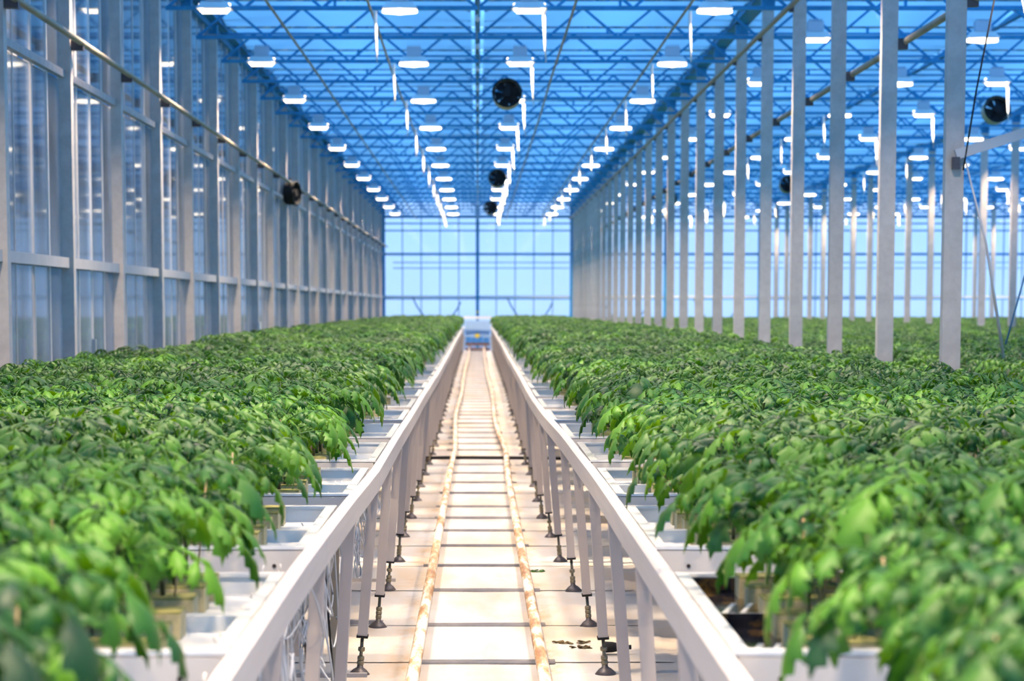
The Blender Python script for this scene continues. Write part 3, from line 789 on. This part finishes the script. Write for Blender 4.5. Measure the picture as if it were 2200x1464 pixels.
for s_ in range(8):
    rr = random.Random(900+s_); sb, spts = stem_builder(500+s_, STH)
    spec = []; az = rr.uniform(0, 6.28)
    NL = 9
    for i in range(NL):
        f = .58+.41*i/(NL-1); z = STH*f; az += 2.4+rr.uniform(-.3, .3)
        kd = 'low' if i < 3 else ('mid' if i < 7 else 'top'); idx = rr.randrange(len(LB[kd]))
        sc = rr.uniform(.88, 1.12)
        mtx = Matrix.Translation((0, 0, z)) @ Euler((rr.uniform(-.15, .15), rr.uniform(-.18, .15), az)).to_matrix().to_4x4() @ Matrix.Scale(sc, 4)
        spec.append((kd, idx, mtx))
    PROTO.append((sb, sb.mesh('stem', M_STEM), spec))
CBX, CBY, CBH = .184, .10, .075
cube = MB(); cube.bb(-CBX/2, CBX/2, -CBY/2, CBY/2, 0, CBH-.006); cube.cur = 1; cube.bb(-CBX/2+.001, CBX/2-.001, -CBY/2+.001, CBY/2-.001, CBH-.006, CBH)
cubem = cube.mesh('rockwool_block', [M_WOOL, M_MOSS])
stick = MB().tube([(.03, -.02, CBH-.02), (.045, -.025, CBH+.30)], .0032, 6); stickm = stick.mesh('support_stick', M_STICK)
stick2 = MB().tube([(-.035, .01, CBH-.02), (-.05, .0, CBH+.22)], .002, 5); stick2m = stick2.mesh('thin_stick', M_STICK)
# merged plants for the mass
def join_plant(i, lod=0):
    b = MB(); sb, _, spec = PROTO[i]
    off = CBH
    def addb(src, mtx, mi):
        o = len(b.v); b.v += [tuple(mtx @ Vector(v)) for v in src.v]; b.f += [tuple(q+o for q in f) for f in src.f]; b.sm += src.sm; b.mi += [mi+q for q in src.mi]
    T = Matrix.Translation((0, 0, off))
    addb(sb, T, 1)
    for kd, idx, m in spec: addb(LB[kd][idx], T @ m, 0)
    addb(cube, Matrix.Identity(4), 2); addb(stick, Matrix.Identity(4), 4)
    return b.mesh('tomato_plant_mass', [M_LEAF, M_STEM, M_WOOL, M_MOSS, M_STICK])
ZB = ZR-.055
spots = []          # (y, side, tray index, row, col, x)
rows_y = (.10, .34, .58, .84, 1.08, 1.30)
for sd in (1, -1):
    for k in range(ntray+1):
        yt = T0+TP*(k-1)-((.2, .15)[k] if k < 2 else 0)
        if yt > Y_END-5: break
        for r_, ry in enumerate(rows_y):
            x = .875; c = 0
            while x < 3.7:
                spots.append((yt+ry+R.uniform(-.015, .015), sd, k, r_, c, x+R.uniform(-.008, .008)))
                x += .19; c += 1
def size_of(s): return s[0]
vis_spots = sorted([s for s in spots if s[5]*4400/s[0] < (1174 if s[1] > 0 else 1026)+170 and s[0] > 3.0], key=lambda s: s[0]+.25*s[4]*0)
solo = vis_spots[:296]; solo_set = set(id(s) for s in solo)
rest = [s for s in spots if id(s) not in solo_set]
TRN = {0: 'nearest', 1: 'second', 2: 'third', 3: 'fourth', 4: 'fifth', 5: 'sixth'}
RWN = ['front', 'second', 'third', 'fourth', 'fifth', 'back']
CLN = ['aisle-side', 'second', 'third', 'fourth', 'fifth', 'sixth', 'seventh', 'eighth', 'ninth', 'tenth', 'eleventh', 'twelfth']
for s in solo:
    y, sd, k, r_, c, x = s; nm = 'right' if sd > 0 else 'left'
    if c == 0: lb = 'young tomato plant at the aisle edge of %s %s tray, %s row' % (TRN.get(k, nth(k+1)), nm, RWN[r_])
    else: lb = 'young tomato plant in %s %s tray, %s row, %s from the aisle' % (TRN.get(k, nth(k+1)), nm, RWN[r_], CLN[c] if c < 12 else nth(c+1))
    pi = R.randrange(8); sc = R.uniform(.92, 1.08)*(.92 if c == 0 else 1.0)
    t = thing('tomato_plant', (sd*x, y, ZB), lb, 'plant', 'young tomato plants on the benches')
    put('rockwool_block', cubem, t); 
    put('support_stick', stickm, t, None, (R.uniform(-.08, .08), R.uniform(-.08, .08), R.choice((0, PI))))
    if R.random() < .5: put('thin_stick', stick2m, t, None, (R.uniform(-.05, .05), R.uniform(-.05, .05), R.uniform(-.3, .3)))
    _, sm, spec = PROTO[pi]
    rz = R.uniform(0, 6.28)
    Mz = Matrix.Translation((0, 0, CBH)) @ Matrix.Rotation(rz, 4, 'Z') @ Matrix.Scale(sc, 4)
    o = put('stem', sm, t); o.matrix_local = Mz
    for kd, idx, m in spec:
        o = put('leaf', LMESH[kd][idx], t); o.matrix_local = Mz @ m

def mass(name, pts, label):
    n = len(pts); me = bpy.data.meshes.new(name+'_points'); me.from_pydata([p[:3] for p in pts], [], [])
    a = me.attributes.new('sc', 'FLOAT', 'POINT'); a.data.foreach_set('value', [p[3] for p in pts])
    a = me.attributes.new('rz', 'FLOAT', 'POINT'); a.data.foreach_set('value', [R.uniform(0, 6.28) for _ in pts])
    a = me.attributes.new('pick', 'INT', 'POINT'); a.data.foreach_set('value', [R.randrange(8) for _ in pts])
    o = put(name, me); tag(o, label, 'plants', None, 'stuff')
    mod = o.modifiers.new('scatter', 'NODES'); mod.node_group = NG
    return o
PM = []
for i in range(8):
    m_ = join_plant(i); ob = bpy.data.objects.new('tomato_plant_pattern', m_); PM.append(ob)
NG = bpy.data.node_groups.new('plant_scatter', 'GeometryNodeTree')
NG.interface.new_socket('Geometry', in_out='INPUT', socket_type='NodeSocketGeometry'); NG.interface.new_socket('Geometry', in_out='OUTPUT', socket_type='NodeSocketGeometry')
gi = NG.nodes.new('NodeGroupInput'); go = NG.nodes.new('NodeGroupOutput'); iop = NG.nodes.new('GeometryNodeInstanceOnPoints'); jg = NG.nodes.new('GeometryNodeJoinGeometry')
for ob in PM[::-1]:
    oi = NG.nodes.new('GeometryNodeObjectInfo'); oi.inputs['Object'].default_value = ob; oi.inputs['As Instance'].default_value = False
    g2 = NG.nodes.new('GeometryNodeGeometryToInstance'); NG.links.new(oi.outputs['Geometry'], g2.inputs[0]); NG.links.new(g2.outputs[0], jg.inputs[0])
def att(nm, ty):
    n = NG.nodes.new('GeometryNodeInputNamedAttribute'); n.data_type = ty; n.inputs['Name'].default_value = nm
    return [q for q in n.outputs if q.name == 'Attribute' and q.enabled][0]
NG.links.new(gi.outputs[0], iop.inputs['Points']); NG.links.new(jg.outputs[0], iop.inputs['Instance']); iop.inputs['Pick Instance'].default_value = True
NG.links.new(att('pick', 'INT'), iop.inputs['Instance Index'])
cx = NG.nodes.new('ShaderNodeCombineXYZ'); NG.links.new(att('rz', 'FLOAT'), cx.inputs[2])
er = NG.nodes.new('FunctionNodeEulerToRotation'); NG.links.new(cx.outputs[0], er.inputs[0]); NG.links.new(er.outputs[0], iop.inputs['Rotation'])
NG.links.new(att('sc', 'FLOAT'), iop.inputs['Scale']); NG.links.new(iop.outputs[0], go.inputs[0])
mass('tomato_plants', [(s[1]*s[5], s[0], ZB, R.uniform(.9, 1.1)*(1 if s[5] < 3.2 else .76)*(1.1 if s[0] > 25 else 1)) for s in rest], 'mass of young tomato plants filling both benches toward the far wall')
def field(x0, x1, y0, lim):
    pts = []; y = y0
    while y < Y_END-3:
        x = x0
        while x < x1:
            if abs(x) < lim*y+1.0: pts.append((x+R.uniform(-.05, .05), y+R.uniform(-.05, .05), ZB, R.uniform(.85, 1.05)))
            x += .25
        y += .26
    return pts
for nm_, x0, x1, y0, lb in (('tomato_plants', 4.35, 11.6, 12, 'green field of tomato plants right of the right columns'), ('tomato_plants', 12.4, 19.6, 38, 'distant green tomato plants in the second house on the right'),
        ('tomato_plants', 20.4, 26, 68, 'farthest tomato plants at the right edge by the far wall')):
    mass(nm_, field(x0, x1, y0, .275), lb)
mass('tomato_plants', [(-x, y, z, s_) for x, y, z, s_ in field(4.5, 14, 12, .25) if y < 60], 'tomato plants seen through the left glass wall')
# benches of the other houses
for i, (x0, x1, y0, lb) in enumerate(((4.2, 11.75, 11, 'first house on the right'), (12.25, 19.75, 36, 'second house on the right'), (20.25, 27, 66, 'third house on the right'), (-11.75, -4.4, 11, 'house behind the left glass wall'), (-19.75, -12.25, 36, 'second house behind the left glass wall'))):
    t = thing('long_bench', ((x0+x1)/2, y0, 0), 'long white bench under the plants in the %s' % lb, 'bench'); w = (x1-x0)/2
    MB().bb(-w, w, 0, Y_END-2-y0, .86, .90).obj('bench_top', M_TRAY, t)
    MB().bb(-w-.03, -w, 0, Y_END-2-y0, .84, .99).obj('side_rail', M_BENCH, t); MB().bb(w, w+.03, 0, Y_END-2-y0, .84, .99).obj('side_rail', M_BENCH, t); MB().bb(-w, w, -.03, 0, .84, .99).obj('end_rail', M_BENCH, t)
    b = MB(); y = .5
    while y < Y_END-3-y0:
        for xx in (-w+.1, 0, w-.1): b.bb(xx-.025, xx+.025, y-.025, y+.025, 0, .86)
        y += 3
    b.obj('leg_row', M_LEG, t)['kind'] = 'stuff'

# ------------------------------------------------------------------ cable tangle under the left bench
def cable(pts, rad=.0035):
    P = [Vector(p) for p in pts]; out = []
    for i in range(len(P)-1):
        p0, p1, p2, p3 = P[max(i-1, 0)], P[i], P[i+1], P[min(i+2, len(P)-1)]
        for s_ in range(7):
            u = s_/7; out.append(.5*((2*p1)+(p2-p0)*u+(2*p0-5*p1+4*p2-p3)*u*u+(3*p1-p0-3*p2+p3)*u**3))
    out.append(P[-1]); return MB().tube(out, rad, 5)
PL = ['nearest the camera', 'second bundle', 'third bundle', 'fourth bundle', 'fifth bundle', 'sixth bundle', 'seventh bundle']
for g_, yc in enumerate((4.9, 5.8, 6.6, 7.5, 8.6, 10.0, 11.6)):
    t = thing('cable_bundle', (-.62, yc, .95), 'tangled white cables hanging under the left bench rail, %s' % PL[g_], 'cable bundle', 'cable bundles under the left bench')
    for q in range(9):
        x0, y0 = R.uniform(-.10, .03), R.uniform(-.5, .5); dz = R.uniform(.25, .75); sw = R.uniform(-.3, .3)
        pts = [(x0, y0, 0), (x0+R.uniform(-.05, .06), y0+sw*.3, -dz*.45), (x0+R.uniform(-.06, .06), y0+sw, -dz), (x0+R.uniform(-.08, .03), y0+sw*1.6, -dz*.6), (x0, y0+sw*1.9, -.03)]
        cable(pts, R.choice((.0032, .0042))).obj('cable', M_CABLE, t)
    for q in range(3):
        x0, y0, dz = R.uniform(-.06, .04), R.uniform(-.4, .4), R.uniform(.1, .3)
        rr_ = R.uniform(.07, .13)
        pts = [(x0+R.uniform(-.01, .01), y0+rr_*math.cos(a), -dz-rr_*1.4+rr_*1.4*math.sin(a)) for a in [j*2*PI/9 for j in range(19)]]
        cable(pts, .0035).obj('cable_coil', M_CABLE, t)
    if g_ < 5:
        MB().box((-.07, .1, -.25), (.05, .22, .32), Euler((.3, 0, 0)).to_matrix()).obj('junction_box', M_TIE, t)
        cable([(-.02, -.2, -.1), (0, -.1, -.5), (.02, .05, -.93)], .005).obj('black_cable', M_DARK, t)
# low side supports lying under the left bench
for i, y in enumerate((8.6, 9.9, 11.6, 13.4)):
    o = MB().bb(-.26, .26, -.012, .012, 0, .022).obj('floor_bracket', M_TIE); o.location = (-.80, y, .004)
    tag(o, 'grey flat bracket on the floor under the left bench, %s from camera' % nth(i+1), 'bracket', 'floor brackets under the left bench')
o = thing('support_post', (-.66, 9.4, 0), 'olive grey inner post standing behind the left bench legs', 'post')
MB().bb(-.02, .02, -.02, .02, 0, .86).obj('post', M_PIPE, o); MB().bb(-.05, .05, -.05, .05, 0, .012).obj('base_plate', M_TIE, o)

# ------------------------------------------------------------------ end of the aisle
t = thing('crate_trolley', (0, 84.6, 0), 'blue crates on a rusty trolley at the far end of the aisle', 'trolley')
MB().bb(-.50, .50, -.3, .4, .24, .34).obj('deck', M_BROWN, t)
for x in (-.33, .33):
    for yy in (-.2, .3): MB().tube([(x-.03, yy, .21), (x+.03, yy, .21)], .07, 10).obj('wheel', M_BROWN, t)
for i, (x, w_, h_) in enumerate(((-.36, .22, .24), (-.12, .22, .22), (.12, .2, .25), (.36, .22, .22))):
    o = MB(); o.bb(-w_/2, w_/2, -.18, .18, 0, .02)
    for sx_, sy_ in ((-1, 0), (1, 0)): o.bb(sx_*w_/2-.008, sx_*w_/2+.008, -.18, .18, 0, h_)
    for sy_ in (-1, 1): o.bb(-w_/2, w_/2, sy_*.18-.008, sy_*.18+.008, 0, h_)
    o = o.obj('blue_crate', M_CRATE); o.location = (x, 84.5, .34)
    tag(o, 'small blue crate on the trolley at the aisle end, %s from the left' % nth(i+1), 'crate', 'blue crates on the trolley')
o = MB().bb(-.52, .52, -.01, .01, .45, 1.25).obj('pale_blue_board', M_LIGHTBLUE); o.location = (0, 85.4, 0); tag(o, 'pale blue board closing the far end of the aisle', 'board')
o = thing('end_barrier', (0, 85.0, 1.3), 'white rail bar spanning the far end of the aisle', 'barrier')
MB().bb(-.6, .6, -.02, .02, .02, .13).obj('bar', M_WHITE, o)
for x in (-.58, .58): MB().bb(x-.02, x+.02, -.02, .02, -1.3, .02).obj('post', M_WHITE, o)
for z, lb in ((.62, 'lower yellow disc trap at the far end of the aisle'), (1.58, 'small upper yellow trap at the far end of the aisle')):
    o = MB().tube([(0, 0, 0), (0, .02, 0)], .10 if z < 1 else .06, 12).obj('yellow_trap', M_YELLOW); o.location = (-.01, 84.3 if z < 1 else Y_END-.21, z+.02); tag(o, lb, 'trap')
t = thing('header_pipes', (0, 83.6, 0), 'rusty bent header pipes crossing the floor at the rail end', 'pipe')
for yy in (0, .25): MB().tube([(-.5, yy, .10), (.5, yy, .10)], .045, 8).obj('pipe', M_BROWN, t)
for x in (-.3, .3): MB().tube([(x, -.6, .14), (x, -.3, .2), (x, 0, .14)], .03, 8).obj('bend', M_BROWN, t)
# pale label plates low on the left wall
o = MB().bb(-.02, .02, -.09, .09, 0, .16).obj('wall_box', M_WHITE); o.location = (-3.93, 37, 1.38); tag(o, 'small white box low on the left glass wall above the plants', 'box')
o = MB().bb(-.02, .02, -.02, .02, 0, .5).obj('marker_post', M_GIRT); o.location = (-3.72, 19.9, 1.0); tag(o, 'thin pale marker post among plants by the left wall', 'post')
o = MB().bb(-.14, .14, -.08, .08, 0, .4).obj('control_box', M_FANW); o.location = (11.9, CY[13]+.45, 1.5); tag(o, 'beige control box on a slim column beyond the right columns', 'box')
